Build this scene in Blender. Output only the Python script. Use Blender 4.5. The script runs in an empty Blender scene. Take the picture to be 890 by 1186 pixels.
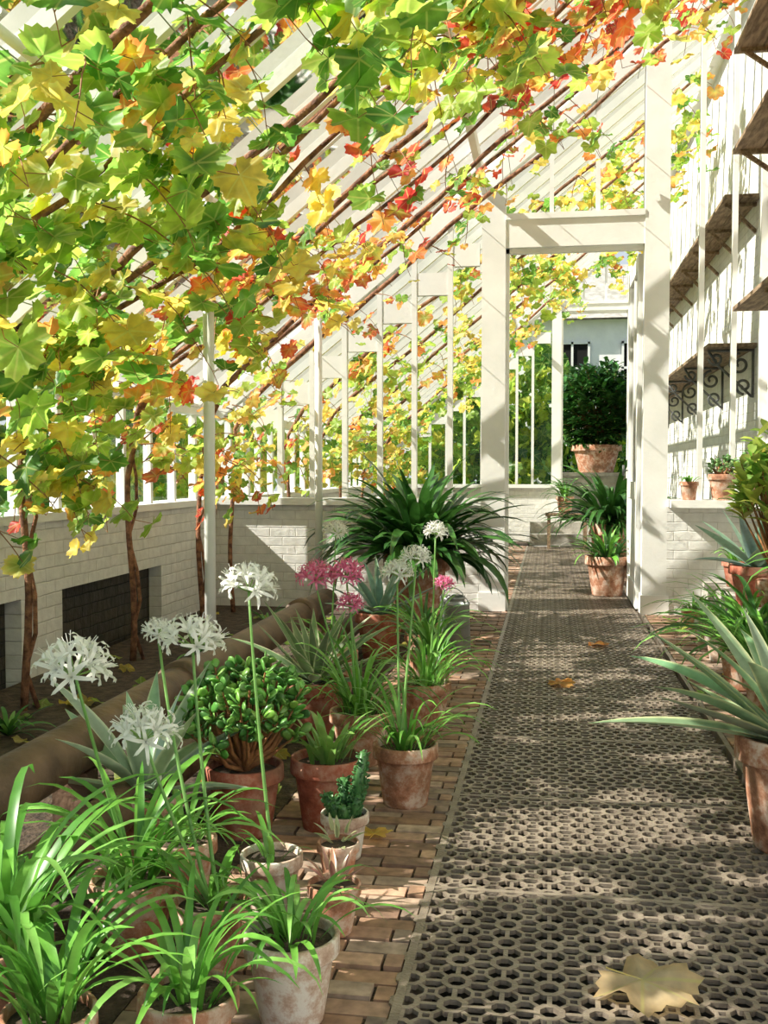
import bpy, math, random
import numpy as np
from mathutils import Vector, Matrix, noise
R = random.Random(11)
U = R.uniform
scene = bpy.context.scene

# ------------------------------------------------------------------ mesh builder
class MB:
    def __init__(s):
        s.v=[]; s.f=[]; s.m=[]; s.c=[]; s.uv=[]; s.sm=[]
    def add(s, vs, fs, mat=0, cols=(1,1,1), uvs=None, smooth=True):
        o=len(s.v); n=len(vs)
        s.v.extend([tuple(a) for a in vs])
        if len(cols) and isinstance(cols[0],(tuple,list)): s.c.extend([tuple(c)[:3] for c in cols])
        else: s.c.extend([tuple(cols)[:3]]*n)
        s.uv.extend(uvs if uvs is not None else [(0.,0.,0.)]*n)
        s.f.extend([tuple(i+o for i in f) for f in fs])
        s.m.extend([mat]*len(fs)); s.sm.extend([smooth]*len(fs))
    def build(s, name, mats, loc=(0,0,0), parent=None):
        me=bpy.data.meshes.new(name)
        me.from_pydata(s.v,[],s.f)
        for m in mats: me.materials.append(m)
        me.polygons.foreach_set('material_index', s.m)
        me.polygons.foreach_set('use_smooth', s.sm)
        a=me.color_attributes.new('Col','FLOAT_COLOR','POINT')
        arr=np.ones((len(s.v),4),dtype=np.float32); arr[:,:3]=np.array(s.c,dtype=np.float32)
        a.data.foreach_set('color', arr.ravel())
        b=me.attributes.new('luv','FLOAT_VECTOR','POINT')
        b.data.foreach_set('vector', np.array(s.uv,dtype=np.float32).ravel())
        me.update()
        ob=bpy.data.objects.new(name,me); scene.collection.objects.link(ob)
        ob.location=loc
        if parent: ob.parent=parent
        return ob

def empty(name, loc=(0,0,0)):
    e=bpy.data.objects.new(name,None); scene.collection.objects.link(e); e.location=loc
    e.empty_display_size=.1
    return e

BF=[(0,3,2,1),(4,5,6,7),(0,1,5,4),(1,2,6,5),(2,3,7,6),(3,0,4,7)]
def box(mb,x0,x1,y0,y1,z0,z1,mat=0,col=(1,1,1)):
    mb.add([(x0,y0,z0),(x1,y0,z0),(x1,y1,z0),(x0,y1,z0),(x0,y0,z1),(x1,y0,z1),(x1,y1,z1),(x0,y1,z1)],BF,mat,col,smooth=False)
def beam(mb,p0,p1,side,w,h,mat=0,col=(1,1,1)):
    p0=Vector(p0);p1=Vector(p1);d=(p1-p0).normalized();s=Vector(side).normalized();n=s.cross(d).normalized()
    vs=[]
    for p in (p0,p1):
        for a,b in((-1,-1),(1,-1),(1,1),(-1,1)): vs.append(p+s*a*w/2+n*b*h/2)
    mb.add(vs,[(0,3,2,1),(4,5,6,7),(0,1,5,4),(1,2,6,5),(2,3,7,6),(3,0,4,7)],mat,col,smooth=False)
def tube(mb,pts,radii,mat=0,col=(1,1,1),n=6,cap=True):
    pts=[Vector(p) for p in pts]; N=len(pts)
    if not isinstance(radii,(list,tuple)): radii=[radii]*N
    vs=[];fs=[]; up=Vector((.13,.21,.97))
    for i,p in enumerate(pts):
        d=(pts[min(i+1,N-1)]-pts[max(i-1,0)]).normalized()
        if abs(d.dot(up))>.98: up=Vector((1,.1,.0))
        s=d.cross(up).normalized(); t=s.cross(d).normalized(); up=t
        for k in range(n):
            a=2*math.pi*k/n; vs.append(p+(s*math.cos(a)+t*math.sin(a))*radii[i])
    for i in range(N-1):
        for k in range(n):
            k2=(k+1)%n; fs.append((i*n+k,i*n+k2,(i+1)*n+k2,(i+1)*n+k))
    if cap: fs.append(tuple(range(n-1,-1,-1))); fs.append(tuple((N-1)*n+k for k in range(n)))
    mb.add(vs,fs,mat,col)
def lathe(mb,prof,n=28,mat=0,col=(1,1,1),c=(0,0,0)):
    vs=[];fs=[]
    for r,z in prof:
        for k in range(n):
            a=2*math.pi*k/n; vs.append((c[0]+r*math.cos(a),c[1]+r*math.sin(a),c[2]+z))
    for i in range(len(prof)-1):
        for k in range(n):
            k2=(k+1)%n; fs.append((i*n+k,i*n+k2,(i+1)*n+k2,(i+1)*n+k))
    mb.add(vs,fs,mat,col)

# ------------------------------------------------------------------ materials
def newmat(name):
    m=bpy.data.materials.new(name); m.use_nodes=True; nt=m.node_tree
    b=nt.nodes['Principled BSDF']; return m,nt,b
def N(nt,t,**k):
    n=nt.nodes.new(t)
    for a,b in k.items(): setattr(n,a,b)
    return n
def coords(nt,scale=(1,1,1)):
    tc=N(nt,'ShaderNodeTexCoord'); mp=N(nt,'ShaderNodeMapping'); mp.inputs['Scale'].default_value=scale
    nt.links.new(tc.outputs['Object'],mp.inputs['Vector']); return mp.outputs['Vector']
def pmat(name,c1,c2,scale=8,rough=.6,bump=0.,metal=0.,bscale=None,stretch=(1,1,1),lo=.35,hi=.65):
    m,nt,b=newmat(name); v=coords(nt,stretch)
    n=N(nt,'ShaderNodeTexNoise'); n.inputs['Scale'].default_value=scale; n.inputs['Detail'].default_value=6
    nt.links.new(v,n.inputs['Vector'])
    r=N(nt,'ShaderNodeValToRGB'); r.color_ramp.elements[0].position=lo; r.color_ramp.elements[1].position=hi
    r.color_ramp.elements[0].color=(*c1,1); r.color_ramp.elements[1].color=(*c2,1)
    nt.links.new(n.outputs['Fac'],r.inputs['Fac']); nt.links.new(r.outputs['Color'],b.inputs['Base Color'])
    b.inputs['Roughness'].default_value=rough; b.inputs['Metallic'].default_value=metal
    if bump:
        n2=N(nt,'ShaderNodeTexNoise'); n2.inputs['Scale'].default_value=bscale or scale*4; n2.inputs['Detail'].default_value=5
        nt.links.new(v,n2.inputs['Vector'])
        bp=N(nt,'ShaderNodeBump'); bp.inputs['Strength'].default_value=bump; bp.inputs['Distance'].default_value=.02
        nt.links.new(n2.outputs['Fac'],bp.inputs['Height']); nt.links.new(bp.outputs['Normal'],b.inputs['Normal'])
    return m
def colmat(name,rough=.5,noise_amt=.25,scale=20,transl=0.,bump=0.,vein=False,spec=.5,tboost=1.6):
    m,nt,b=newmat(name); L=nt.links.new
    at=N(nt,'ShaderNodeAttribute',attribute_name='Col')
    v=coords(nt)
    n=N(nt,'ShaderNodeTexNoise'); n.inputs['Scale'].default_value=scale; n.inputs['Detail'].default_value=4
    L(v,n.inputs['Vector'])
    mr=N(nt,'ShaderNodeMapRange'); mr.inputs['From Min'].default_value=.3; mr.inputs['From Max'].default_value=.7
    mr.inputs['To Min'].default_value=1-noise_amt; mr.inputs['To Max'].default_value=1+noise_amt
    L(n.outputs['Fac'],mr.inputs['Value'])
    mx=N(nt,'ShaderNodeVectorMath',operation='SCALE'); L(at.outputs['Color'],mx.inputs[0]); L(mr.outputs['Result'],mx.inputs['Scale'])
    col=mx.outputs['Vector']
    if vein:
        lu=N(nt,'ShaderNodeAttribute',attribute_name='luv')
        best=None
        for a in (0,50,-50,108,-108):
            s_,c_=math.sin(math.radians(a)),math.cos(math.radians(a))
            dt=N(nt,'ShaderNodeVectorMath',operation='DOT_PRODUCT'); L(lu.outputs['Vector'],dt.inputs[0]); dt.inputs[1].default_value=(c_,-s_,0)
            ab=N(nt,'ShaderNodeMath',operation='ABSOLUTE'); L(dt.outputs['Value'],ab.inputs[0])
            al=N(nt,'ShaderNodeVectorMath',operation='DOT_PRODUCT'); L(lu.outputs['Vector'],al.inputs[0]); al.inputs[1].default_value=(s_,c_,0)
            lt=N(nt,'ShaderNodeMath',operation='LESS_THAN'); L(al.outputs['Value'],lt.inputs[0]); lt.inputs[1].default_value=0
            ad=N(nt,'ShaderNodeMath',operation='ADD'); L(ab.outputs[0],ad.inputs[0]); L(lt.outputs[0],ad.inputs[1])
            if best is None: best=ad.outputs[0]
            else:
                mn=N(nt,'ShaderNodeMath',operation='MINIMUM'); L(best,mn.inputs[0]); L(ad.outputs[0],mn.inputs[1]); best=mn.outputs[0]
        m2=N(nt,'ShaderNodeMapRange'); L(best,m2.inputs['Value']); m2.inputs['From Min'].default_value=.010; m2.inputs['From Max'].default_value=.04
        m2.inputs['To Min'].default_value=.45; m2.inputs['To Max'].default_value=0
        vm=N(nt,'ShaderNodeMix',data_type='RGBA'); L(m2.outputs['Result'],vm.inputs['Factor']); L(col,vm.inputs['A']); vm.inputs['B'].default_value=(.60,.60,.20,1)
        col=vm.outputs['Result']
    L(col,b.inputs['Base Color']); b.inputs['Roughness'].default_value=rough; b.inputs['Specular IOR Level'].default_value=spec
    if transl:
        t=N(nt,'ShaderNodeBsdfTranslucent'); sc=N(nt,'ShaderNodeVectorMath',operation='SCALE'); sc.inputs['Scale'].default_value=tboost
        L(col,sc.inputs[0]); L(sc.outputs['Vector'],t.inputs['Color'])
        ms=N(nt,'ShaderNodeMixShader'); ms.inputs['Fac'].default_value=transl
        L(b.outputs[0],ms.inputs[1]); L(t.outputs[0],ms.inputs[2]); L(ms.outputs[0],nt.nodes['Material Output'].inputs['Surface'])
    return m
def brickmat(name,axes,c1,c2,mortar,bump=.5,rough=.6):
    m,nt,b=newmat(name); L=nt.links.new
    tc=N(nt,'ShaderNodeTexCoord'); sp=N(nt,'ShaderNodeSeparateXYZ'); L(tc.outputs['Object'],sp.inputs[0])
    nw=N(nt,'ShaderNodeTexNoise'); nw.inputs['Scale'].default_value=9; L(tc.outputs['Object'],nw.inputs['Vector'])
    cb=N(nt,'ShaderNodeCombineXYZ'); L(sp.outputs[axes[0]],cb.inputs['X']); L(sp.outputs[axes[1]],cb.inputs['Y'])
    wsc=N(nt,'ShaderNodeVectorMath',operation='SCALE'); L(nw.outputs['Color'],wsc.inputs[0]); wsc.inputs['Scale'].default_value=.016
    wad=N(nt,'ShaderNodeVectorMath',operation='ADD'); L(cb.outputs[0],wad.inputs[0]); L(wsc.outputs['Vector'],wad.inputs[1])
    br=N(nt,'ShaderNodeTexBrick'); L(wad.outputs['Vector'],br.inputs['Vector'])
    br.inputs['Color1'].default_value=(*c1,1); br.inputs['Color2'].default_value=(*c2,1); br.inputs['Mortar'].default_value=(*mortar,1)
    br.inputs['Scale'].default_value=1; br.inputs['Brick Width'].default_value=.23; br.inputs['Row Height'].default_value=.078; br.inputs['Mortar Size'].default_value=.006
    br.inputs['Mortar Smooth'].default_value=.8
    n=N(nt,'ShaderNodeTexNoise'); n.inputs['Scale'].default_value=14; n.inputs['Detail'].default_value=7; L(tc.outputs['Object'],n.inputs['Vector'])
    mr=N(nt,'ShaderNodeMapRange'); mr.inputs['To Min'].default_value=.72; mr.inputs['To Max'].default_value=1.15; L(n.outputs['Fac'],mr.inputs['Value'])
    sc=N(nt,'ShaderNodeVectorMath',operation='SCALE'); L(br.outputs['Color'],sc.inputs[0]); L(mr.outputs['Result'],sc.inputs['Scale'])
    L(sc.outputs['Vector'],b.inputs['Base Color']); b.inputs['Roughness'].default_value=rough
    h=N(nt,'ShaderNodeMath',operation='MULTIPLY_ADD'); L(br.outputs['Fac'],h.inputs[0]); h.inputs[1].default_value=-.7; L(n.outputs['Fac'],h.inputs[2])
    bp=N(nt,'ShaderNodeBump'); bp.inputs['Strength'].default_value=bump; bp.inputs['Distance'].default_value=.015; L(h.outputs[0],bp.inputs['Height']); L(bp.outputs[0],b.inputs['Normal'])
    return m

M_white=pmat('white_paint',(.74,.74,.71),(.84,.84,.81),3,.45,.08,bscale=30)
M_whitewall_x=brickmat('white_brick_x',('X','Z'),(.80,.79,.75),(.74,.74,.71),(.68,.67,.63))
M_whitewall_y=brickmat('white_brick_y',('Y','Z'),(.80,.79,.75),(.72,.72,.68),(.66,.64,.60))
M_shadebrick=brickmat('shaded_brick',('Y','Z'),(.028,.024,.018),(.055,.045,.03),(.01,.01,.01),bump=1.)  # near-black brick, shade of the wall openings painted into its colour
M_soil=pmat('soil',(.035,.024,.016),(.11,.075,.05),18,.95,.8,bscale=60)
M_lawn=pmat('lawn',(.10,.18,.03),(.22,.30,.05),3,.9,.3)
M_void=pmat('duct_dark',(.003,.0025,.002),(.006,.005,.004),5,.95)  # near-black, the darkness of the pit below the grating put into the colour
M_iron=pmat('cast_iron',(.15,.12,.092),(.31,.255,.20),9,.36,.25,metal=.15,bscale=120)
M_blackiron=pmat('painted_iron',(.05,.055,.055),(.12,.12,.12),9,.5)
M_brick=colmat('floor_brick',.8,.35,25)
M_wood=pmat('weathered_wood',(.13,.08,.045),(.34,.24,.15),6,.8,.4,stretch=(6,1,6))
M_pipe=pmat('rusty_pipe',(.085,.05,.032),(.19,.115,.07),7,.55,.4)
M_stone=pmat('stone',(.3,.28,.24),(.48,.45,.4),8,.85,.5)
M_render=pmat('pale_render',(.80,.80,.78),(.88,.88,.86),4,.85,.2)
M_zinc=pmat('galvanised_metal',(.28,.3,.3),(.42,.44,.44),8,.4,metal=.6)
M_bark=pmat('vine_bark',(.10,.04,.022),(.37,.17,.085),25,.8,.6)
M_cane=pmat('vine_cane',(.20,.08,.03),(.42,.20,.08),20,.6,.3)
M_vleaf=colmat('vine_leaf',.42,.3,14,transl=.56,vein=True,tboost=1.75)
M_leaf=colmat('foliage',.38,.18,25,transl=.28)
M_dleaf=colmat('dark_foliage',.32,.18,25,transl=.12)
M_succ=colmat('succulent',.35,.15,30,transl=.10)
M_petal=colmat('petals',.5,.03,30,transl=.4,tboost=1.05)
def terra(name,c1,c2,bloom,amt):
    m,nt,b=newmat(name); L=nt.links.new
    tc=N(nt,'ShaderNodeTexCoord'); oi=N(nt,'ShaderNodeObjectInfo')
    ad=N(nt,'ShaderNodeVectorMath',operation='ADD'); L(tc.outputs['Object'],ad.inputs[0]); L(oi.outputs['Location'],ad.inputs[1])
    n=N(nt,'ShaderNodeTexNoise'); n.inputs['Scale'].default_value=13; n.inputs['Detail'].default_value=10; n.inputs['Roughness'].default_value=.72; L(ad.outputs[0],n.inputs['Vector'])
    r=N(nt,'ShaderNodeValToRGB'); e=r.color_ramp.elements
    e[0].position=.34; e[0].color=(*c1,1); e[1].position=.48; e[1].color=(*c2,1)
    k=r.color_ramp.elements.new(.48+amt); k.color=(*bloom,1)
    L(n.outputs['Fac'],r.inputs['Fac'])
    # moss / damp staining
    n2=N(nt,'ShaderNodeTexNoise'); n2.inputs['Scale'].default_value=5; n2.inputs['Detail'].default_value=8; L(ad.outputs[0],n2.inputs['Vector'])
    r2=N(nt,'ShaderNodeMapRange'); L(n2.outputs['Fac'],r2.inputs['Value']); r2.inputs['From Min'].default_value=.52; r2.inputs['From Max'].default_value=.7; r2.inputs['To Max'].default_value=.6
    mx=N(nt,'ShaderNodeMix',data_type='RGBA'); L(r2.outputs['Result'],mx.inputs['Factor']); L(r.outputs['Color'],mx.inputs['A']); mx.inputs['B'].default_value=(.13,.10,.06,1)
    L(mx.outputs['Result'],b.inputs['Base Color']); b.inputs['Roughness'].default_value=.85
    bp=N(nt,'ShaderNodeBump'); bp.inputs['Strength'].default_value=.3; bp.inputs['Distance'].default_value=.01; L(n.outputs['Fac'],bp.inputs['Height']); L(bp.outputs[0],b.inputs['Normal'])
    return m
M_terra=terra('terracotta',(.20,.08,.045),(.46,.21,.12),(.66,.50,.40),.12)
M_terra2=terra('terracotta_red',(.18,.045,.025),(.36,.10,.055),(.52,.28,.20),.18)
M_terra3=terra('terracotta_pale',(.32,.19,.13),(.56,.41,.32),(.74,.69,.62),.09)
M_glass,nt,b=newmat('glass'); L=nt.links.new
tr=N(nt,'ShaderNodeBsdfTransparent'); tr.inputs['Color'].default_value=(.96,.98,.97,1)
gl=N(nt,'ShaderNodeBsdfGlossy'); gl.inputs['Roughness'].default_value=.03
fr=N(nt,'ShaderNodeFresnel'); fr.inputs['IOR'].default_value=1.3
ms=N(nt,'ShaderNodeMixShader'); L(fr.outputs[0],ms.inputs['Fac']); L(tr.outputs[0],ms.inputs[1]); L(gl.outputs[0],ms.inputs[2]); L(ms.outputs[0],nt.nodes['Material Output'].inputs['Surface'])

# ------------------------------------------------------------------ building shell
XL,XR=-2.95,1.75
Y0,YP,YF=-1.0,8.9,18.0
def zroof(x): return 1.75+.8*(x-XL)
GL,GR=-.34,.79
mb=MB(); box(mb,-40,40,-10,60,-.6,-.42); mb.build('lawn_ground',[M_lawn])
mb=MB(); box(mb,XL,-.93,Y0,YF,-.4,0); mb.build('floor',[M_soil])
mb=MB(); box(mb,1.24,XR,Y0,YF,-.4,0); mb.build('floor_right',[M_stone])
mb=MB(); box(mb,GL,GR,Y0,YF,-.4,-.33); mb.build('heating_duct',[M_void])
mb=MB()
def bricks(xa,xb,bw):
    y=1.2; k=0
    while y<16.6:
        hh=.072
        x=xa-(bw*.5 if k%2 else 0)
        while x<xb-.01:
            t=U(.6,1.15); z=U(-.007,.004)
            base=R.choice([(.36,.21,.13),(.40,.25,.17),(.30,.18,.12),(.42,.30,.22),(.30,.22,.165)])
            col=tuple(a*t for a in base)
            g=.0045
            x0=max(x,xa)+g; x1=min(x+bw,xb)-g
            if x1-x0>.02: box(mb,x0,x1,y+g,y+hh-g,-.07,z,0,col)
            x+=bw
        y+=hh; k+=1
bricks(-.93,GL,.215); bricks(GR+.004,1.238,.215)
box(mb,-.93,GL,Y0,YF,-.4,-.014,1); box(mb,GR,1.24,Y0,YF,-.4,-.014,1)
mb.build('brick_path_edging',[M_brick,M_soil])
# cast iron grating
g=empty('floor_grating',(0,0,0))
def annulus(mb,cx,cy,ro,ri,z0,z1,n=8,rot=0):
    vs=[];fs=[]
    for r,z in((ro,z0),(ro,z1),(ri,z1),(ri,z0)):
        for k in range(n):
            a=rot+2*math.pi*(k+.5)/n; vs.append((cx+r*math.cos(a),cy+r*math.sin(a),z))
    for i in range(3):
        for k in range(n):
            k2=(k+1)%n; fs.append((i*n+k,i*n+k2,(i+1)*n+k2,(i+1)*n+k))
    mb.add(vs,fs,0,smooth=False)
NC=10
P=(GR-GL-.05)/NC
mb=MB()
TH=-.012
annulus(mb,0,0,.0375,.0225,TH,0,8,0)
annulus(mb,P/2,P/2,.0235,.0115,TH,-.0006,4,0)
for a,bb in(((.034,0),(P-.034,0)),((0,.034),(0,P-.034))):
    beam(mb,(a[0],a[1],TH/2-.0006),(bb[0],bb[1],TH/2-.0006),(-(bb[1]-a[1]),bb[0]-a[0],0),.0115,-TH-.001)
for sx in(0,1):
    for sy in(0,1):
        a=Vector((P*sx,P*sy,TH/2-.0009)); c=Vector((P/2,P/2,TH/2-.0009)); d=(c-a).normalized()
        beam(mb,a+d*.033,c-d*.014,(-d.y,d.x,0),.010,-TH-.001)
rows=int((16.6-1.2)/P)
o=mb.build('lattice',[M_iron],loc=(GL+.025,1.2,0),parent=g)
m1=o.modifiers.new('a','ARRAY'); m1.count=NC; m1.use_relative_offset=False; m1.use_constant_offset=True; m1.constant_offset_displace=(P,0,0)
m2=o.modifiers.new('b','ARRAY'); m2.count=rows; m2.use_relative_offset=False; m2.use_constant_offset=True; m2.constant_offset_displace=(0,P,0)
mb=MB()
for x in(GL,GR-.022,): box(mb,x,x+.022,1.2,16.6,-.3,.0015)
y=1.2
while y<16.6:
    box(mb,GL,GR,y-.009,y+.009,-.05,.0008); y+=P*8
mb.build('frame',[M_iron],parent=g)

# walls
mb=MB()
def seg(y0,y1,z0,z1): box(mb,XL-.23,XL,y0,y1,z0,z1)
ops=[(.9,2.3),(3.4,5.45),(5.95,7.6),(9.6,11.2),(12,13.6)]
prev=Y0
for a,b_ in ops:
    seg(prev,a,-.5,.9); seg(a,b_,.47,.9); prev=b_
seg(prev,YF,-.5,.9)
mb.build('wall_left',[M_whitewall_y])
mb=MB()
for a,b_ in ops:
    box(mb,XL-.2,XL-.1,a+.002,b_-.002,-.4,.468)  # brick backing close behind each opening, coloured dark to stand for its shade
mb.build('shaded_opening_back',[M_shadebrick])
mb=MB(); box(mb,XR,XR+.25,Y0,YF+.2,-.5,5.7); mb.build('wall_right',[M_whitewall_y])
# roof
rf=empty('ceiling')
mb=MB()
y=-.6
while y<YF:
    beam(mb,(XL-.12,y,zroof(XL-.12)),(XR,y,zroof(XR)),(0,1,0),.045,.07); y+=.5
for x,w in((XL-.02,.10),(XR-.05,.16)): beam(mb,(x,Y0,zroof(x)-.02),(x,YF,zroof(x)-.02),(1,0,0),w,.09)
beam(mb,(-.55,Y0,zroof(-.55)-.1),(-.55,YF,zroof(-.55)-.1),(1,0,0),.05,.09)
mb.build('rafters',[M_white],parent=rf)
mb=MB()
mb.add([(XL-.12,Y0,zroof(XL-.12)+.045),(XR,Y0,zroof(XR)+.045),(XR,YF,zroof(XR)+.045),(XL-.12,YF,zroof(XL-.12)+.045)],[(0,1,2,3)],0,smooth=False)
mb.build('roof_glass',[M_glass],parent=rf)
mb=MB()
for i in range(13):
    x=-2.7+i*.34; z=zroof(x)-.26
    tube(mb,[(x,.2,z),(x,YP-.05,z)],.003,n=5)
mb.build('training_wires',[M_zinc],parent=rf)
mb=MB(); tube(mb,[(-1.75,Y0,zroof(-1.75)-.1),(-1.75,YP,zroof(-1.75)-.1)],.02,n=10); mb.build('purlin_rail',[M_white],parent=rf)
for yy in(2.55,5.2,7.8):
    mb=MB(); tube(mb,[(-1.75,yy,0),(-1.75,yy,zroof(-1.75)-.1)],.029,n=14)
    lathe(mb,[(.0,0),(.05,0),(.05,.03),(.03,.06),(.027,.06)],14,c=(-1.75,yy,0))
    mb.build('support_pole',[M_white])
# front glazing
w=empty('window_1')
mb=MB(); box(mb,XL-.26,XL+.04,Y0,YF,.9,.95)
y=Y0
while y<YF: box(mb,XL-.09,XL-.03,y-.022,y+.022,.95,zroof(XL)-.04); y+=.5
mb.build('frame',[M_white],parent=w)
mb=MB(); mb.add([(XL-.06,Y0,.95),(XL-.06,YF,.95),(XL-.06,YF,1.7),(XL-.06,Y0,1.7)],[(0,1,2,3)],smooth=False); mb.build('glass',[M_glass],parent=w)

def partition(idx,Y,dx0,dx1,dh,muls,pw=.2,sill=.35,beamt=.28):
    p=empty('glazed_partition')
    mb=MB(); box(mb,XL,dx0-pw,Y-.06,Y+.1,-.3,.9); box(mb,dx1+pw,XR,Y-.06,Y+.1,-.3,.9); mb.build('low_wall',[M_whitewall_x],parent=p)
    mb=MB(); box(mb,XL,dx0-pw,Y-.13,Y+.14,.9,.96); box(mb,dx1+pw,XR,Y-sill,Y+.14,.9,.96)
    box(mb,dx0-pw,dx0,Y-.06,Y+.1,0,zroof(dx0-pw)-.05); box(mb,dx1,dx1+pw,Y-.06,Y+.1,0,zroof(dx1)-.05)
    box(mb,dx0-pw-.02,dx0+.01,Y-.075,Y+.11,0,.16); box(mb,dx1-.01,dx1+pw+.02,Y-.075,Y+.11,0,.16)
    box(mb,dx0,dx1,Y-.05,Y+.09,dh,dh+beamt); box(mb,dx0,dx1,Y-.07,Y-.05,dh+beamt-.05,dh+beamt)
    box(mb,dx0-.02,dx0+.03,Y+.0,Y+.06,0,dh); box(mb,dx0,dx1,Y,Y+.06,dh-.04,dh)
    for k in(1,2): 
        x=dx0+(dx1-dx0)*k/3; box(mb,x-.018,x+.018,Y-.03,Y+.03,dh+beamt,zroof(x)-.03)
    xs=muls+[dx0-pw]
    for i,x in enumerate(xs[:-1]):
        box(mb,x-.022,x+.022,Y-.035,Y+.035,.96,zroof(x)-.03)
        zt=1.32+.768*(x+2.94); box(mb,x+.02,xs[i+1]-.02,Y-.03,Y+.03,zt,zt+.19)
    box(mb,XL,xs[0],Y-.03,Y+.03,1.2,1.36)
    for k in range(1,3):
        x=dx1+pw+(XR-dx1-pw)*k/3; box(mb,x-.02,x+.02,Y-.035,Y+.035,.96,zroof(x)-.03)
    box(mb,XR-.06,XR,Y-.05,Y+.06,.96,zroof(XR)-.05)
    beam(mb,(XL,Y,zroof(XL)-.06),(XR,Y,zroof(XR)-.06),(0,1,0),.1,.13)
    mb.build('frame',[M_white],parent=p)
    mb=MB()
    def pane(x0,x1,z0):
        mb.add([(x0,Y,z0),(x1,Y,z0),(x1,Y,zroof(x1)-.1),(x0,Y,zroof(x0)-.1)],[(0,1,2,3)],smooth=False)
    pane(XL,dx0-pw,.96); pane(dx0,dx1,dh+beamt); pane(dx1+pw,XR,.96)
    mb.build('glass',[M_glass],parent=p)
partition(1,YP,-.37,.77,3.07,[-2.65,-2.34,-2.05,-1.76,-1.45,-1.15,-.84])
partition(2,YF,.2,1.3,3.9,[-2.65,-2.34,-2.05,-1.76,-1.45,-1.15,-.84,-.55,-.28],pw=.16,beamt=.16)
d=empty('door_1'); mb=MB()
X=.735
box(mb,X,X+.045,9.02,9.14,0.02,3.02);box(mb,X,X+.045,9.98,10.1,0.02,3.02)
for z0,z1 in((.02,.22),(.95,1.1),(2.9,3.02)): box(mb,X,X+.045,9.14,9.98,z0,z1)
box(mb,X+.015,X+.03,9.14,9.98,.22,.95); box(mb,X+.01,X+.035,9.54,9.57,1.1,2.9)
mb.build('leaf',[M_white],parent=d)
mb=MB(); mb.add([(X+.022,9.14,1.1),(X+.022,9.98,1.1),(X+.022,9.98,2.9),(X+.022,9.14,2.9)],[(0,1,2,3)],smooth=False); mb.build('glass',[M_glass],parent=d)
mb=MB(); tube(mb,[(X-.04,10.02,1.15),(X-.04,10.02,1.25)],.012,n=8);tube(mb,[(X-.04,10.02,1.2),(X+.0,10.02,1.2)],.008,n=8); mb.build('handle',[M_blackiron],parent=d)

# shelves
def spiral(mb,c,r0,turns,dirs,start,thick=.013):
    pts=[]
    n=int(26*turns)
    for i in range(n+1):
        t=i/n; a=start+dirs*t*turns*2*math.pi; r=r0*(1-.82*t)
        pts.append((c[0]+r*math.cos(a),c[1],c[2]+r*math.sin(a)))
    tube(mb,pts,thick,n=5)
def shelf(z,y0,y1,x0=1.36,scroll=False,step=1.0):
    s=empty('wall_shelf'); mb=MB()
    nb=2; wd=(XR-x0)/nb
    for i in range(nb):
        box(mb,x0+i*wd+.004,x0+(i+1)*wd-.004,y0,y1,z,z+.03,0)
    mb.build('boards',[M_wood],parent=s)
    mb=MB(); y=y0+.2
    while y<y1:
        if scroll:
            tube(mb,[(XR-.01,y,z),(XR-.01,y,z-.42)],.013,n=5); tube(mb,[(XR-.01,y,z-.01),(x0+.03,y,z-.01)],.013,n=5)
            spiral(mb,(XR-.12,y,z-.13),.095,1.4,1,math.pi*.5)
            spiral(mb,(XR-.085,y,z-.32),.07,1.3,-1,-math.pi*.5)
            spiral(mb,(x0+.10,y,z-.08),.06,1.3,1,math.pi)
            tube(mb,[(XR-.02,y,z-.41),(XR-.13,y,z-.3),(x0+.12,y,z-.14),(x0+.04,y,z-.02)],.012,n=5)
        else:
            beam(mb,(XR,y,z-.25),(x0+.06,y,z-.01),(0,1,0),.03,.03); box(mb,x0+.04,XR,y-.02,y+.02,z-.03,z)
        y+=step
    mb.build('brackets',[M_blackiron if scroll else M_wood],parent=s)
shelf(4.35,3,8.3); shelf(3.6,3,8.3); shelf(2.4,3,8.2)
shelf(2.25,9.2,16,1.33,True,1.6); shelf(3.5,9.2,16,1.45)
mb=MB(); box(mb,1.24,XR-.004,3.0,8.5,0,.28); box(mb,1.21,XR-.004,3.0,8.5,.28,.32); mb.build('stone_ledge',[M_stone])
# pipes
mb=MB()
for x,z,r in((-1.5,.31,.085),(-1.3,.16,.07)):
    tube(mb,[(x,.3,z),(x,6.9,z)],r,n=20)
    for y in(2.0,4.1,6.2): tube(mb,[(x,y-.06,z),(x,y+.06,z)],r+.018,n=20)
for y in(1.1,3.1,5.1,6.6):
    box(mb,-1.56,-1.44,y-.04,y+.04,0,.24); box(mb,-1.35,-1.25,y-.04,y+.04,0,.1)
mb.build('heating_pipes',[M_pipe])

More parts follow.
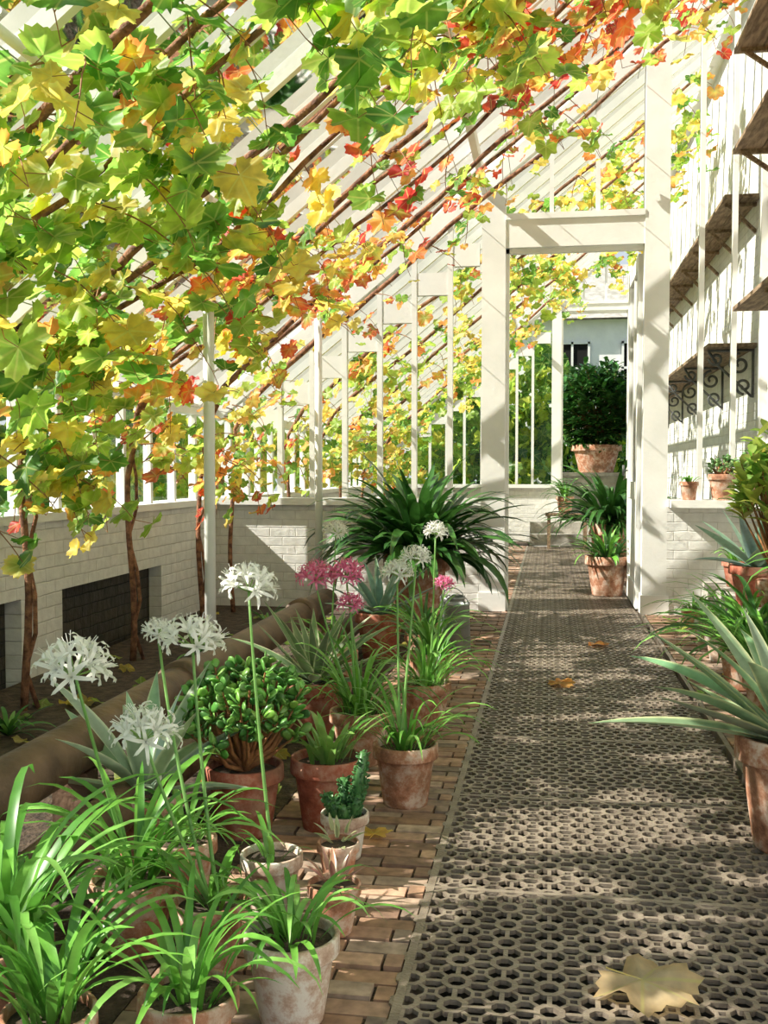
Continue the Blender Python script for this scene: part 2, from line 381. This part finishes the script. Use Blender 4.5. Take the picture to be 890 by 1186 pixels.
# ------------------------------------------------------------------ vine leaves
CTRL=[(0,1.0),(13,.84),(26,.66),(38,.80),(50,.94),(64,.78),(80,.64),(95,.74),(108,.82),(124,.70),(142,.64),(158,.62),(170,.45),(180,.14)]
def rad(a):
    a=abs(a)
    for (a0,r0),(a1,r1) in zip(CTRL,CTRL[1:]):
        if a<=a1: return r0+(r1-r0)*(a-a0)/(a1-a0)
    return .1
def leaf_template(n,mid,rng):
    vs=[(0,0,0)]; fs=[]; w=[0]
    angs=[-180+360*(i+.5)/n for i in range(n)]
    rings=(.52,1.0) if mid else (1.0,)
    ph=rng.uniform(0,6.28); cup=rng.uniform(-.1,.34); fold=rng.uniform(0,.34)
    for q in rings:
        for i,a in enumerate(angs):
            r=rad(a)*q
            if q==1.0 and mid: r*=1+(.065 if i%2 else -.065)
            x=r*math.sin(math.radians(a)); y=r*math.cos(math.radians(a))
            z=-cup*(x*x+y*y)+fold*abs(x)+.11*q*math.sin(math.radians(a)*5+ph)+rng.uniform(-.02,.02)
            vs.append((x,y,z)); w.append(q if mid else 1)
    for i in range(n-1):
        j=i+1
        fs.append((0,1+j,1+i))
        if mid: fs.append((1+i,1+j,1+n+j,1+n+i))
    return np.array(vs),fs,np.array(w)[:,None]
rt=random.Random(3)
T_HI=[leaf_template(44,True,rt) for _ in range(7)]
T_LO=[leaf_template(22,False,rt) for _ in range(6)]
def put_leaf(mb,pos,size,nrm,tip,ci,co,lod=0,mat=0):
    T=(T_HI if lod==0 else T_LO)[R.randrange(6)]
    n=Vector(nrm).normalized(); y=Vector(tip); y=(y-n*y.dot(n))
    if y.length<1e-3: y=Vector((1,0,0)).cross(n)
    y.normalize(); x=y.cross(n)
    A=np.array([list(x),list(y),list(n)])*size*.55
    V=T[0]@A+np.array(list(pos))
    C=np.array(ci)*(1-T[2]**1.5)+np.array(co)*T[2]**1.5
    mb.add(V.tolist(),T[1],mat,[tuple(c) for c in C.tolist()],uvs=[(a[0],a[1],0.) for a in T[0].tolist()])
GREEN=[(.07,.20,.03),(.11,.27,.04),(.16,.34,.05),(.22,.42,.07)]
YG=[(.33,.48,.07),(.42,.54,.09),(.27,.43,.06)]
YEL=[(.74,.58,.10),(.64,.50,.09),(.76,.64,.16)]
ORG=[(.76,.30,.07),(.68,.21,.05),(.74,.40,.10)]
RED=[(.62,.07,.04),(.66,.13,.06),(.50,.05,.04)]
CAT=[GREEN,YG,YEL,ORG,RED]
def leafcol(x,y):
    if y<5.0: w=[.54,.29,.14,.025,.005] if x>-2.2 else [.30,.34,.27,.07,.02]
    elif y<9: w=[.16,.27,.29,.19,.09] if x<-1.7 else [.17,.22,.16,.22,.23]
    else: w=[.24,.38,.31,.06,.01]
    k=R.choices(range(5),w)[0]
    c=R.choice(CAT[k]); r=R.random()
    k2=min(4 if y>5 else 2,k+1) if r<.25 else k
    c2=R.choice(CAT[k2])
    if k>=3 and r>.6: c=R.choice(YG)
    s=U(.8,1.1); return tuple(a*s for a in c),tuple(a*s for a in c2)
def shoot(mbL,mbS,p0,d,length,step,lod,size,grav=.16):
    p=Vector(p0); d=Vector(d).normalized(); pts=[p.copy()]
    n=max(2,int(length/step))
    for i in range(n):
        d=(d+Vector((U(-.22,.22),U(-.22,.22),U(-.2,.1)-grav))).normalized()
        q=p+d*step
        if q.x<XL+.1 or abs(q.y-YP)<.14 or q.z>zroof(q.x)-.1 or q.x>1.6: break
        p=q; pts.append(p.copy())
        a=U(0,6.28); off=Vector((math.cos(a)*.07,math.sin(a)*.07,U(-.05,.05)))*U(.5,1.4)
        lp=p+off; s=size*U(.55,1.2)
        if lp.x<XL+.13 or lp.x>1.62 or abs(lp.y-YP)<.18 or lp.z>zroof(lp.x)-.14: continue
        if lod==0: tube(mbS,[p,lp],[.0022,.0016],1,n=3,cap=False)
        nn=Vector((-.4+U(-.7,.7),-.45+U(-.8,.8),.6+U(-.3,.5)))
        tip=Vector((off.x*4+U(-.5,.5),off.y*4+U(-.5,.5),-.8+U(-.4,.4)))
        ci,co=leafcol(lp.x,lp.y)
        put_leaf(mbL,lp,s,nn,tip,ci,co,lod)
    if len(pts)>1: tube(mbS,pts,[.0045-(.003*i/len(pts)) for i in range(len(pts))],1,n=4,cap=False)
def vine(y,nsh,lod,size,drop=.34,xend=1.3,curtain=8,hang=(.35,.95),bias=1.0,gap=-.12,nrod=2):
    e=empty('grape_vine',(-2.6,y,0))
    mbL=MB(); mbS=MB()
    x0=-2.6+U(-.05,.05)
    pts=[];rd=[]
    for i in range(9):
        t=i/8; pts.append((x0+.015*math.sin(t*7+y)+(.0 if t<.8 else .03),y+.02*math.cos(t*6+y),t*1.55)); rd.append(.021-.005*t)
    rods=[]
    for k in range(nrod):
        yo=(-.1,.14,.34)[k]; dz=(0,0,-.07)[k]
        q=list(pts) if k!=1 else [(pts[0][0]+.05,pts[0][1]+.05,0)]+[(a[0]+.04*math.sin(3+2*i)+.02,a[1]+.04*math.cos(i*1.3)+.02,a[2]) for i,a in enumerate(pts)][1:]
        if k==2: q=q[-2:]
        rr=[r*(1,.6,.6)[k] for r in rd][-len(q):]
        q0=len(q)
        x=q[-1][0]; m=26
        for i in range(1,m+1):
            t=i/m; xx=x+(xend-x)*t
            q.append((xx,y+yo*min(1,t*5)+.022*math.sin(xx*3+k*2+y)+U(-.008,.008),zroof(xx)-drop+dz*min(1,t*5)+.022*math.sin(xx*4.3+y*2+k)+U(-.008,.008)))
            rr.append((.019,.013,.011)[k]*(1-.5*t)+.003+U(0,.002))
        tube(mbS,q,rr,0,n=7); rods.append(q[q0:])
    for i in range(nsh):
        q=R.choice(rods); a=q[min(len(q)-1,int(len(q)*R.random()**bias))]
        if noise.noise(Vector((a[0]*1.3,y*1.7,3.1)))<gap and R.random()<.75: continue
        side=R.choice([-1,1])
        shoot(mbL,mbS,a,(U(-.3,.9),side*U(.4,1),U(-.1,.35)),U(*hang),.08,lod,size,.13)
    for i in range(curtain):
        shoot(mbL,mbS,(x0+U(0,.25),y+U(-.3,.3),U(1.15,1.85)),(U(-.2,1),U(-1,1),U(-.3,.5)),U(.3,.7),.08,lod,size*.9,.15)
    for m_ in (mbL,mbS):
        m_.v=[(a-(-2.6),b-y,c) for a,b,c in m_.v]
    mbS.build('wood',[M_bark,M_cane],parent=e); mbL.build('leaves',[M_vleaf],parent=e)
vine(2.1,70,0,.215,curtain=2,bias=1.2,gap=-.25)
vine(3.45,104,0,.22,curtain=12,hang=(.35,1.0),bias=1.25,gap=-.22,nrod=3)
vine(4.8,94,0,.205,curtain=22,hang=(.35,.95),bias=1.15,gap=-.2,nrod=3)
vine(6.15,78,0,.17,curtain=20,hang=(.3,.8),gap=-.18,nrod=3)
vine(7.5,58,1,.155,curtain=18,hang=(.3,.65))
vine(8.45,26,1,.14,curtain=10,hang=(.2,.5),nrod=1)
for y in(10.2,11.6,13.0,14.5,16.2): vine(y,60,1,.17,curtain=16,hang=(.3,.95),nrod=1)

# ------------------------------------------------------------------ plants
def strap(mb,base,az,el,length,width,droop,col,mat,col2=None,fold=.25,segs=9,shape='strap',stripes=None,xmax=None):
    p=Vector(base); e=el; st=length/segs; rowsv=[];cols=[]
    side0=Vector((-math.sin(az),math.cos(az),0)); tw=U(-.25,.25)
    offs=(-1,0,1) if stripes is None else (-1,-.7,0,.7,1)
    for i in range(segs+1):
        t=i/segs
        d=Vector((math.cos(az)*math.cos(e),math.sin(az)*math.cos(e),math.sin(e)))
        n=Vector((-math.cos(az)*math.sin(e),-math.sin(az)*math.sin(e),math.cos(e)))
        a=tw*t*2; s=side0*math.cos(a)+n*math.sin(a); nn=n*math.cos(a)-side0*math.sin(a)
        if shape=='strap': w=width/2*min(1,(.55+t*2.5))*(1-max(0,(t-.55)/.45)**2.0)+.0004
        elif shape=='agave': w=width/2*(.62+.38*math.sin(min(1,t/.42)*math.pi/2))*(1-max(0,(t-.35)/.65)**1.5)+.0006
        else: w=width/2*math.sin(math.pi*min(1,max(.03,t*.97+.03)))**.7
        for o_ in offs:
            v=p+s*w*o_+nn*(abs(o_)*w*fold)
            if v.z<.004: v.z=.004
            if xmax is not None and v.x>xmax: v.x=xmax-(v.x-xmax)*.15
            rowsv.append(v)
            c=col if col2 is None else tuple(col[k]*(1-t)+col2[k]*t for k in range(3))
            if stripes is not None and abs(o_)>.9: c=stripes
            cols.append(c)
        p=p+d*st; e-=droop*st/length*(.4+1.3*t)
    k=len(offs); fs=[]
    for i in range(segs):
        for j in range(k-1): fs.append((i*k+j,i*k+j+1,(i+1)*k+j+1,(i+1)*k+j))
    mb.add(rowsv,fs,mat,cols)
def pot(mb,r,h,c=(0,0,0)):
    lathe(mb,[(0,0),(r*.66,0),(r*.68,.008),(r*.88,h*.76),(r*.885,h*.77),(r*1.0,h*.785),(r*1.01,h*.8),(r*1.0,h*.985),(r*.98,h),(r*.91,h),(r*.89,h*.98),(r*.86,h*.88)],32,0,c=c)
    lathe(mb,[(r*.87,h*.885),(r*.5,h*.9),(0.001,h*.91)],20,1,c=c)
G1=[(.10,.27,.04),(.14,.35,.05),(.07,.21,.03),(.20,.42,.09)]
G2=[(.025,.085,.018),(.04,.12,.022),(.055,.16,.03)]
def straps(mb,n,length,width,h,rb,cols,droop=(1.3,2.6),el=(.8,1.45),mat=2,xmax=None):
    for i in range(n):
        az=U(0,6.283); r=rb*R.random()
        c=R.choice(cols); c2=tuple(a*1.15 for a in c)
        strap(mb,(r*math.cos(az),r*math.sin(az),h*.88),az+U(-.4,.4),U(*el),length*U(.55,1.1),width*U(.7,1.15),U(*droop),c,mat,c2,xmax=xmax)
def umbel(mb,c,R0,col,mat,n=12):
    c=Vector(c)
    for i in range(n):
        ph=i*2.39996+U(-.2,.2); zz=.97-1.1*(i+.5)/n
        s=math.sqrt(max(0,1-zz*zz)); d=Vector((s*math.cos(ph),s*math.sin(ph),zz+.15)).normalized()
        L1=R0*U(.42,.62); b=c+d*L1
        tube(mb,[c,b],[.0018,.0022],mat+1,(.3,.45,.15),n=4,cap=False)
        u=d.orthogonal().normalized(); w=d.cross(u)
        for k in range(6):
            a=k*math.pi/3+U(-.25,.25); side=(u*math.cos(a)+w*math.sin(a)); tang=d.cross(side)
            vs=[];LL=R0*U(.68,.95); sg=8; p=b.copy(); ang=.3
            for j in range(sg+1):
                t=j/sg; wd=R0*.036*(.5+1.1*math.sin(math.pi*min(.97,t*.8+.12)))*(1 if t<1 else .4)
                dd=d*math.cos(ang)+side*math.sin(ang); nn=side*math.cos(ang)-d*math.sin(ang)
                ruf=math.sin(t*18+k)*R0*.035
                vs+= [p-tang*wd+nn*ruf,p+tang*wd-nn*ruf]
                p=p+dd*LL/sg; ang+=.14+.38*t
            sh=U(.92,1.0); cc=tuple(x*sh for x in col)
            mb.add(vs,[(2*j,2*j+1,2*j+3,2*j+2) for j in range(sg)],mat,cc)
        for k in range(4):
            e=b+d*R0*.62+u*U(-.25,.25)*R0+w*U(-.25,.25)*R0
            tube(mb,[b,(b+e)/2+d*.004,e],.0010,mat,col,n=3,cap=False)
WHITE=(.97,.97,.93); PINK=(.90,.26,.48)
def nerine(loc,r,h,nl,ll,heads,name='potted_nerine',tm=None,wd=.017,cols=G1,droop=(1.3,2.6),z0=0,el=(.8,1.45)):
    mb=MB(); pot(mb,r,h); straps(mb,nl,ll,wd,h,r*.6,cols,droop,el,xmax=(XR-.03-loc[0]) if loc[0]>.9 else None)
    for hx,hy,hz,R0,c in heads:
        a=Vector((U(-.3,.3)*r,U(-.3,.3)*r,h*.88)); b=Vector((hx-loc[0],hy-loc[1],hz-z0))
        pts=[];mid=(a+b)/2; mid.x=a.x*.35+b.x*.65*.95
        for i in range(9):
            t=i/8; pts.append(a*(1-t)**2+mid*2*t*(1-t)+b*t*t)
        tube(mb,pts,[.0055-.0020*i/8 for i in range(9)],2,(.22,.42,.12),n=7)
        umbel(mb,b,R0,c,3)
    return mb.build(name,[tm or M_terra,M_soil,M_leaf,M_petal,M_leaf],loc=(loc[0],loc[1],z0))
def agave(loc,r,h,n,ll,w,col,stripe,name='potted_agave',z0=0,tm=None,el=(.15,1.35),droop=(-.1,.5),extra=()):
    mb=MB(); pot(mb,r,h); xm=(XR-.03-loc[0]) if loc[0]>.9 else None
    for i in range(n):
        t=i/(n-1); az=i*2.39996; e=el[1]+(el[0]-el[1])*t
        c=tuple(a*U(.85,1.15) for a in col)
        strap(mb,(.03*math.cos(az),.03*math.sin(az),h*.9+.04*(1-t)),az,e,ll*(.72+.28*math.sin(t*3))*U(.85,1.1),w*(.75+.3*t),U(*droop),c,2,tuple(a*1.1 for a in c),.42,10,'agave',stripe,xmax=xm)
    for az,e,l_,dr in extra:
        strap(mb,(.04*math.cos(az),.04*math.sin(az),h*.92),az,e,l_,w*1.05,dr,col,2,col,.42,12,'agave',stripe)
    return mb.build(name,[tm or M_terra,M_soil,M_succ],loc=(loc[0],loc[1],z0))
def fatleaf(mb,pos,d,l,w,col,mat):
    d=Vector(d).normalized(); u=d.orthogonal().normalized(); a=U(0,6.28); v=d.cross(u); s=u*math.cos(a)+v*math.sin(a); nn=d.cross(s)
    vs=[Vector(pos)];cs=[col]
    for t,k in((.3,.75),(.65,1.0),(.88,.7)):
        for a in range(6):
            an=a*math.pi/3; vs.append(Vector(pos)+d*l*t+s*math.cos(an)*w*.5*k+nn*math.sin(an)*w*.13*k); cs.append(col)
    vs.append(Vector(pos)+d*l); cs.append(tuple(min(1,c*1.3) for c in col))
    fs=[]
    for a in range(6):
        b=(a+1)%6; fs.append((0,1+b,1+a)); fs.append((1+a,1+b,7+b,7+a)); fs.append((7+a,7+b,13+b,13+a)); fs.append((13+a,13+b,19))
    mb.add(vs,fs,mat,cs)
def bush(loc,r,h,rx,rz,zc,nbr,lpb,ll,lw,cols,name,tm=None,z0=0,fat=True,mat=None,stem=None,low=1.45,base=.45):
    mb=MB()
    if r: pot(mb,r,h)
    if stem: tube(mb,[(0,0,h*.85),(.01,0,stem)],[.035,.03],3,(.2,.15,.08),n=8)
    for i in range(nbr):
        ph=i*2.39996; zz=1-low*(i+.5)/nbr; s=math.sqrt(max(0,1-zz*zz))
        k=U(.7,1.0); tip=Vector((s*math.cos(ph)*rx*k,s*math.sin(ph)*rx*k,zc+zz*rz*k))
        b=Vector((0,0,h*.9)) if not stem else Vector((0,0,stem))
        midp=b*.5+tip*.5+Vector((U(-.02,.02),U(-.02,.02),-.02))
        tube(mb,[b,midp,tip],[.012,.007,.003],3,(.25,.18,.1),n=5,cap=False)
        d0=(tip-b).normalized()
        for j in range(lpb):
            t=1-base*(j/lpb); q=midp*(1-t)+tip*t
            a=U(0,6.28); dd=(d0*U(.2,1)+Vector((math.cos(a),math.sin(a),U(-.3,.7)))).normalized()
            c=R.choice(cols); c=tuple(x*U(.8,1.15) for x in c)
            if fat: fatleaf(mb,q,dd,ll*U(.7,1.1),lw*U(.8,1.1),c,2)
            else: strap(mb,q,math.atan2(dd.y,dd.x),math.asin(max(-1,min(1,dd.z))),ll*U(.7,1.1),lw,U(.2,1.2),c,2,None,.2,4,'oval')
    return mb.build(name,[tm or M_terra,M_soil,mat or M_succ,M_cane],loc=(loc[0],loc[1],z0))
# left foreground
nerine((-.55,2.17),.105,.19,40,.28,[],wd=.014,droop=(1.6,3.0),tm=M_terra3)
nerine((-1.02,2.42),.11,.19,44,.44,[(-1.09,2.26,.72,.09,WHITE)],wd=.018)
nerine((-.80,2.36),.09,.17,22,.32,[(-.93,2.28,.57,.078,WHITE),(-.885,2.49,.756,.08,WHITE),(-1.0,2.55,.77,.045,WHITE)],wd=.014)
nerine((-.70,1.93),.10,.17,36,.32,[],wd=.016)
nerine((-1.14,2.02),.10,.2,48,.52,[],wd=.022)
nerine((-.93,1.80),.09,.18,38,.42,[],wd=.018)
nerine((-1.0,2.72),.095,.18,22,.3,[],wd=.016,tm=M_terra,name='potted_lily')
nerine((-.74,2.70),.085,.16,7,.16,[(-.83,2.8,.86,.08,WHITE)],tm=M_terra3)
nerine((-.504,3.66),.118,.22,48,.36,[(-.565,3.87,.8,.065,WHITE),(-.49,3.85,.86,.058,WHITE)],tm=M_terra,wd=.013)
nerine((-.56,4.75),.12,.22,54,.44,[(-.52,4.8,.9,.06,WHITE),(-.48,4.8,.66,.05,PINK)],wd=.014)
nerine((-.76,4.15),.125,.22,60,.44,[(-.96,4.2,.74,.08,PINK),(-.83,4.22,.75,.08,PINK),(-.80,4.15,.64,.06,PINK)],wd=.013)
nerine((-1.12,5.4),.12,.24,24,.36,[(-1.12,5.4,.86,.07,WHITE)])
nerine((-.62,5.55),.12,.22,46,.45,[],cols=G1+G2)
nerine((-.74,6.2),.12,.22,42,.45,[],cols=G1+G2,name='potted_lily')
nerine((-.73,3.38),.125,.24,26,.24,[],name='potted_aloe',wd=.026,tm=M_terra2,droop=(.4,1.6),cols=[(.22,.36,.10),(.16,.32,.07)])
agave((-1.04,4.55),.16,.26,28,.42,.06,(.13,.21,.10),(.62,.62,.40),name='potted_variegated_agave',tm=M_terra2)
agave((-1.24,3.05),.12,.2,15,.44,.09,(.22,.32,.22),(.50,.56,.38),tm=M_terra)
agave((-1.06,6.5),.16,.3,20,.42,.07,(.20,.31,.25),(.38,.46,.34),tm=M_terra2)
bush((-.99,3.28),.13,.23,.23,.18,.42,50,12,.052,.034,[(.11,.28,.05),(.17,.36,.07),(.07,.20,.04)],'potted_jade_plant',tm=M_terra2)
mb=MB(); pot(mb,.075,.14)
for i in range(9):
    a=i*2.4; q=Vector((.03*math.cos(a),.03*math.sin(a),.12)); hh=U(.05,.14) if i else .21
    pts=[q+Vector((math.cos(a)*.03*t,math.sin(a)*.03*t,hh*t)) for t in(0,.5,1)]
    tube(mb,pts,[.016,.018,.012],2,(.06,.17,.05),n=6)
    for k in range(int(hh*700)):
        t=R.random(); p=pts[0].lerp(pts[2],t); an=U(0,6.28)
        fatleaf(mb,p+Vector((math.cos(an),math.sin(an),0))*.008,(math.cos(an),math.sin(an),.5),.018,.012,(.06,.17,.05),2)
mb.build('potted_sedum',[M_terra3,M_soil,M_succ],loc=(-.62,3.12,0))
agave((-.60,2.92),.062,.12,12,.07,.018,(.25,.3,.15),(.4,.4,.2),name='potted_haworthia')
agave((-.545,2.60),.07,.13,14,.08,.02,(.3,.16,.12),(.3,.3,.15),name='potted_haworthia',tm=M_terra)
def clivia(loc,r,h,n,ll,w,z0=0,name='potted_clivia',cols=G2,tm=None,el=(.5,1.45),droop=(1.0,2.5)):
    mb=MB(); pot(mb,r,h); straps(mb,n,ll,w,h,r*.6,cols,droop,el,xmax=(XR-.03-loc[0]) if loc[0]>.5 else None)
    return mb.build(name,[tm or M_terra,M_soil,M_dleaf],loc=(loc[0],loc[1],z0))
clivia((-.98,7.72),.25,.58,320,.90,.07,cols=G2,el=(.3,1.5),droop=(.8,2.3))
clivia((.56,10.15),.21,.38,70,.45,.035,cols=G1+G2,name='potted_spider_lily')
clivia((.70,12.0),.25,.6,170,.95,.06,el=(.4,1.5))
clivia((.25,16.2),.14,.25,40,.5,.03,z0=.55,cols=G1)
clivia((-.9,11.5),.2,.4,60,.7,.045)
for x,y in((-.6,6.85),(-.66,7.2)):
    mb=MB(); lathe(mb,[(0,0),(.09,0),(.095,.01),(.085,.3),(.09,.31),(.088,.32),(.08,.31),(.08,.05),(0,.05)],24)
    tube(mb,[(-.088,0,.28)]+[(-.088*math.cos(t*.4),0,.28+.1*math.sin(t*.4)) for t in range(1,8)],.004,n=5)
    mb.build('galvanised_bucket',[M_zinc],loc=(x,y,0))
# far end
mb=MB(); box(mb,-.3,1.2,16.7,17.0,0,.18); box(mb,-.3,1.2,17.0,17.8,0,.36); mb.build('stone_steps',[M_stone])
mb=MB(); box(mb,-.05,.6,16.0,16.4,.5,.54)
for x in(-.02,.53):
    for y in(16.03,16.33): box(mb,x,x+.05,y,y+.05,0,.5)
mb.build('wooden_bench',[M_wood])
mb=MB(); box(mb,.2,1.7,18.7,19.8,-.5,1.1); box(mb,.15,1.75,18.65,19.85,1.1,1.16); mb.build('stone_plinth',[M_stone])
bush((.85,19.2),.45,.5,.82,.9,1.2,190,22,.2,.07,G2,'potted_bay_tree',z0=1.16,fat=False,mat=M_dleaf,stem=.8,low=1.9,base=.7)
mb=MB(); box(mb,-1,6,24,28,-.45,4.6,3)
mb.add([(-1.3,23.7,4.6),(6.3,23.7,4.6),(6.3,26,6.2),(-1.3,26,6.2)],[(0,1,2,3)],1,smooth=False); mb.add([(-1.3,28.3,4.6),(6.3,28.3,4.6),(6.3,26,6.2),(-1.3,26,6.2)],[(3,2,1,0)],1,smooth=False)
for x in(.1,1.6,3.4):
    for z in(.6,2.9):
        box(mb,x,x+.8,23.96,24,z,z+1.2,2)
        for a in(0,.38,.75): box(mb,x+a,x+a+.05,23.93,23.96,z,z+1.2,0)
        for a in(0,.58,1.15): box(mb,x,x+.8,23.93,23.96,z+a,z+a+.05,0)
mb.build('garden_building',[M_white,M_stone,M_void,M_render])
# right side
agave((.78,3.42),.185,.36,17,.58,.10,(.20,.30,.17),(.60,.62,.34),name='potted_variegated_agave',el=(.05,1.3),droop=(-.3,.7),
      extra=((math.radians(186),.20,.62,.3),(math.radians(172),.75,.56,.2),(math.radians(205),.55,.52,.35),(math.radians(140),1.0,.6,.3)))
agave((1.34,7.05),.17,.26,20,.50,.10,(.20,.32,.25),(.33,.44,.34),z0=.32,tm=M_terra2)
nerine((1.03,5.0),.13,.24,110,.7,[],name='potted_lily',wd=.026,cols=G1+G2)
nerine((1.06,5.9),.13,.22,90,.6,[],name='potted_lily',wd=.022,cols=G1+G2)
nerine((1.48,5.4),.12,.22,60,.6,[],name='potted_lily',z0=.32,wd=.028,cols=G1)
agave((1.03,4.2),.12,.22,14,.42,.07,(.25,.36,.2),(.6,.6,.35),tm=M_terra)
nerine((1.08,6.75),.10,.16,34,.3,[],name='potted_lily',tm=M_terra3)
nerine((1.1,7.45),.09,.16,26,.26,[],name='potted_lily',tm=M_terra3)
nerine((1.08,8.1),.08,.15,22,.22,[],name='potted_lily',tm=M_terra)
nerine((1.42,8.15),.12,.2,16,.28,[],name='potted_aloe',z0=.32,wd=.03,tm=M_terra2)
bush((1.34,6.3),.14,.24,.30,.36,.78,46,10,.16,.055,[(.3,.42,.08),(.45,.5,.1),(.2,.35,.06)],'potted_croton',z0=.32,fat=False,mat=M_leaf)
nerine((1.12,8.66),.075,.15,12,.14,[],name='potted_seedling',z0=.96,wd=.02)
bush((1.38,8.66),.115,.21,.12,.09,.27,18,8,.045,.03,[(.2,.36,.12),(.16,.3,.1)],'potted_sedum',z0=.96)
bush((1.6,8.66),.07,.15,.1,.15,.28,16,7,.05,.03,[(.25,.4,.12)],'potted_pelargonium',z0=.96)
for x,y in((-2.2,6.3),(-2.4,4.3),(-2.1,7.6)):
    mb=MB()
    for i in range(26):
        az=U(0,6.28); strap(mb,(0,0,0),az,U(.4,1.3),U(.15,.28),.02,U(.8,2),R.choice(G1+G2),0)
    mb.build('bed_plant',[M_leaf],loc=(x,y,0))
def fallen(x,y,s,c1,c2,z=.012,tip=None):
    mb=MB(); put_leaf(mb,(0,0,0),s,(U(-.15,.15),U(-.15,.15),1),tip or (U(-1,1),U(-1,1),0),c1,c2,0)
    tube(mb,[(0,0,0),(-.3*s,.1*s,.01)],.0018,0,c1,n=4)
    mb.build('fallen_vine_leaf',[M_vleaf],loc=(x,y,z))
fallen(.22,2.40,.27,(.66,.56,.38),(.54,.40,.22),.03,(.7,-.7,0))
fallen(.07,5.84,.17,(.6,.3,.08),(.65,.35,.1)); fallen(.33,7.2,.17,(.55,.25,.08),(.6,.25,.08)); fallen(-.56,3.3,.13,(.65,.5,.12),(.65,.5,.15))
mb=MB()
for i in range(130):
    x=U(-2.8,-.95) if R.random()<.8 else U(.8,1.2)
    ci,co_=leafcol(-2.5,4.5); put_leaf(mb,(x,U(2,8.6),.02),U(.08,.15),(U(-.4,.4),U(-.4,.4),1),(U(-1,1),U(-1,1),0),tuple(a*.7 for a in ci),tuple(a*.7 for a in co_),1)
mb.build('leaf_litter',[M_vleaf])

# ------------------------------------------------------------------ outside
def tree(loc,h,rad_,n,cols,name):
    mb=MB(); tube(mb,[(0,0,0),(.1,0,h*.4),(0,.1,h*.8)],[.18,.12,.05],1,n=8)
    for i in range(n):
        d=Vector((R.gauss(0,1),R.gauss(0,1),R.gauss(0,1))).normalized()*(U(.3,1)**.5)
        q=Vector((d.x*rad_,d.y*rad_,h*.55+d.z*h*.48))
        q+=Vector([noise.noise(q*.8+Vector((k*9,0,0)))*.8 for k in range(3)])
        c=R.choice(cols); put_leaf(mb,q,U(.25,.42),(U(-1,1),U(-1,1),U(0,1)),(U(-1,1),U(-1,1),-.5),c,c,1)
    mb.build(name,[M_vleaf,M_bark],loc=loc)
TC=[(.3,.45,.06),(.5,.55,.08),(.15,.3,.04),(.6,.5,.08)]
TD=[(.06,.15,.03),(.1,.2,.04),(.15,.25,.05)]
tree((-3.5,22,-.42),5,2.4,1500,TC,'garden_tree')
tree((-1.0,21.5,-.42),4.4,1.5,1200,TD+TC[:2],'garden_tree')
tree((1.9,22.2,-.42),3.4,1.0,800,TD+TC[:2],'garden_tree')
tree((-7.5,14,-.42),3.6,2.2,1300,TC+TD,'garden_tree'); tree((-6.5,9,-.42),3.0,1.7,1000,TC+TD,'garden_tree')
tree((-5.6,17,-.42),3.6,1.7,1000,TC,'garden_tree')

# ------------------------------------------------------------------ light
sun=bpy.data.lights.new('sun','SUN'); sun.energy=10; sun.angle=.009; sun.color=(1,.93,.82)
so=bpy.data.objects.new('sun',sun); scene.collection.objects.link(so)
sd=Vector((-.74,-.25,.66)); so.rotation_euler=sd.to_track_quat('Z','Y').to_euler()
W=bpy.data.worlds.new('sky'); scene.world=W; W.use_nodes=True; nt=W.node_tree; L=nt.links.new
bg=nt.nodes['Background']; tc=N(nt,'ShaderNodeTexCoord'); sp=N(nt,'ShaderNodeSeparateXYZ'); L(tc.outputs['Generated'],sp.inputs[0])
r=N(nt,'ShaderNodeValToRGB'); r.color_ramp.elements[0].position=.0; r.color_ramp.elements[0].color=(.90,.95,1,1)
r.color_ramp.elements[1].position=.9; r.color_ramp.elements[1].color=(.52,.74,1,1)
L(sp.outputs['Z'],r.inputs['Fac']); L(r.outputs['Color'],bg.inputs['Color']); bg.inputs['Strength'].default_value=.85
scene.view_settings.view_transform='Standard'

# ------------------------------------------------------------------ camera
cam=bpy.data.cameras.new('camera'); co=bpy.data.objects.new('camera',cam); scene.collection.objects.link(co)
cam.sensor_fit='HORIZONTAL'; cam.sensor_width=36; cam.lens=48.54; cam.clip_start=.05
co.location=(0,0,1.2); co.rotation_euler=(math.radians(90-2.3),0,math.radians(9.04)); scene.camera=co
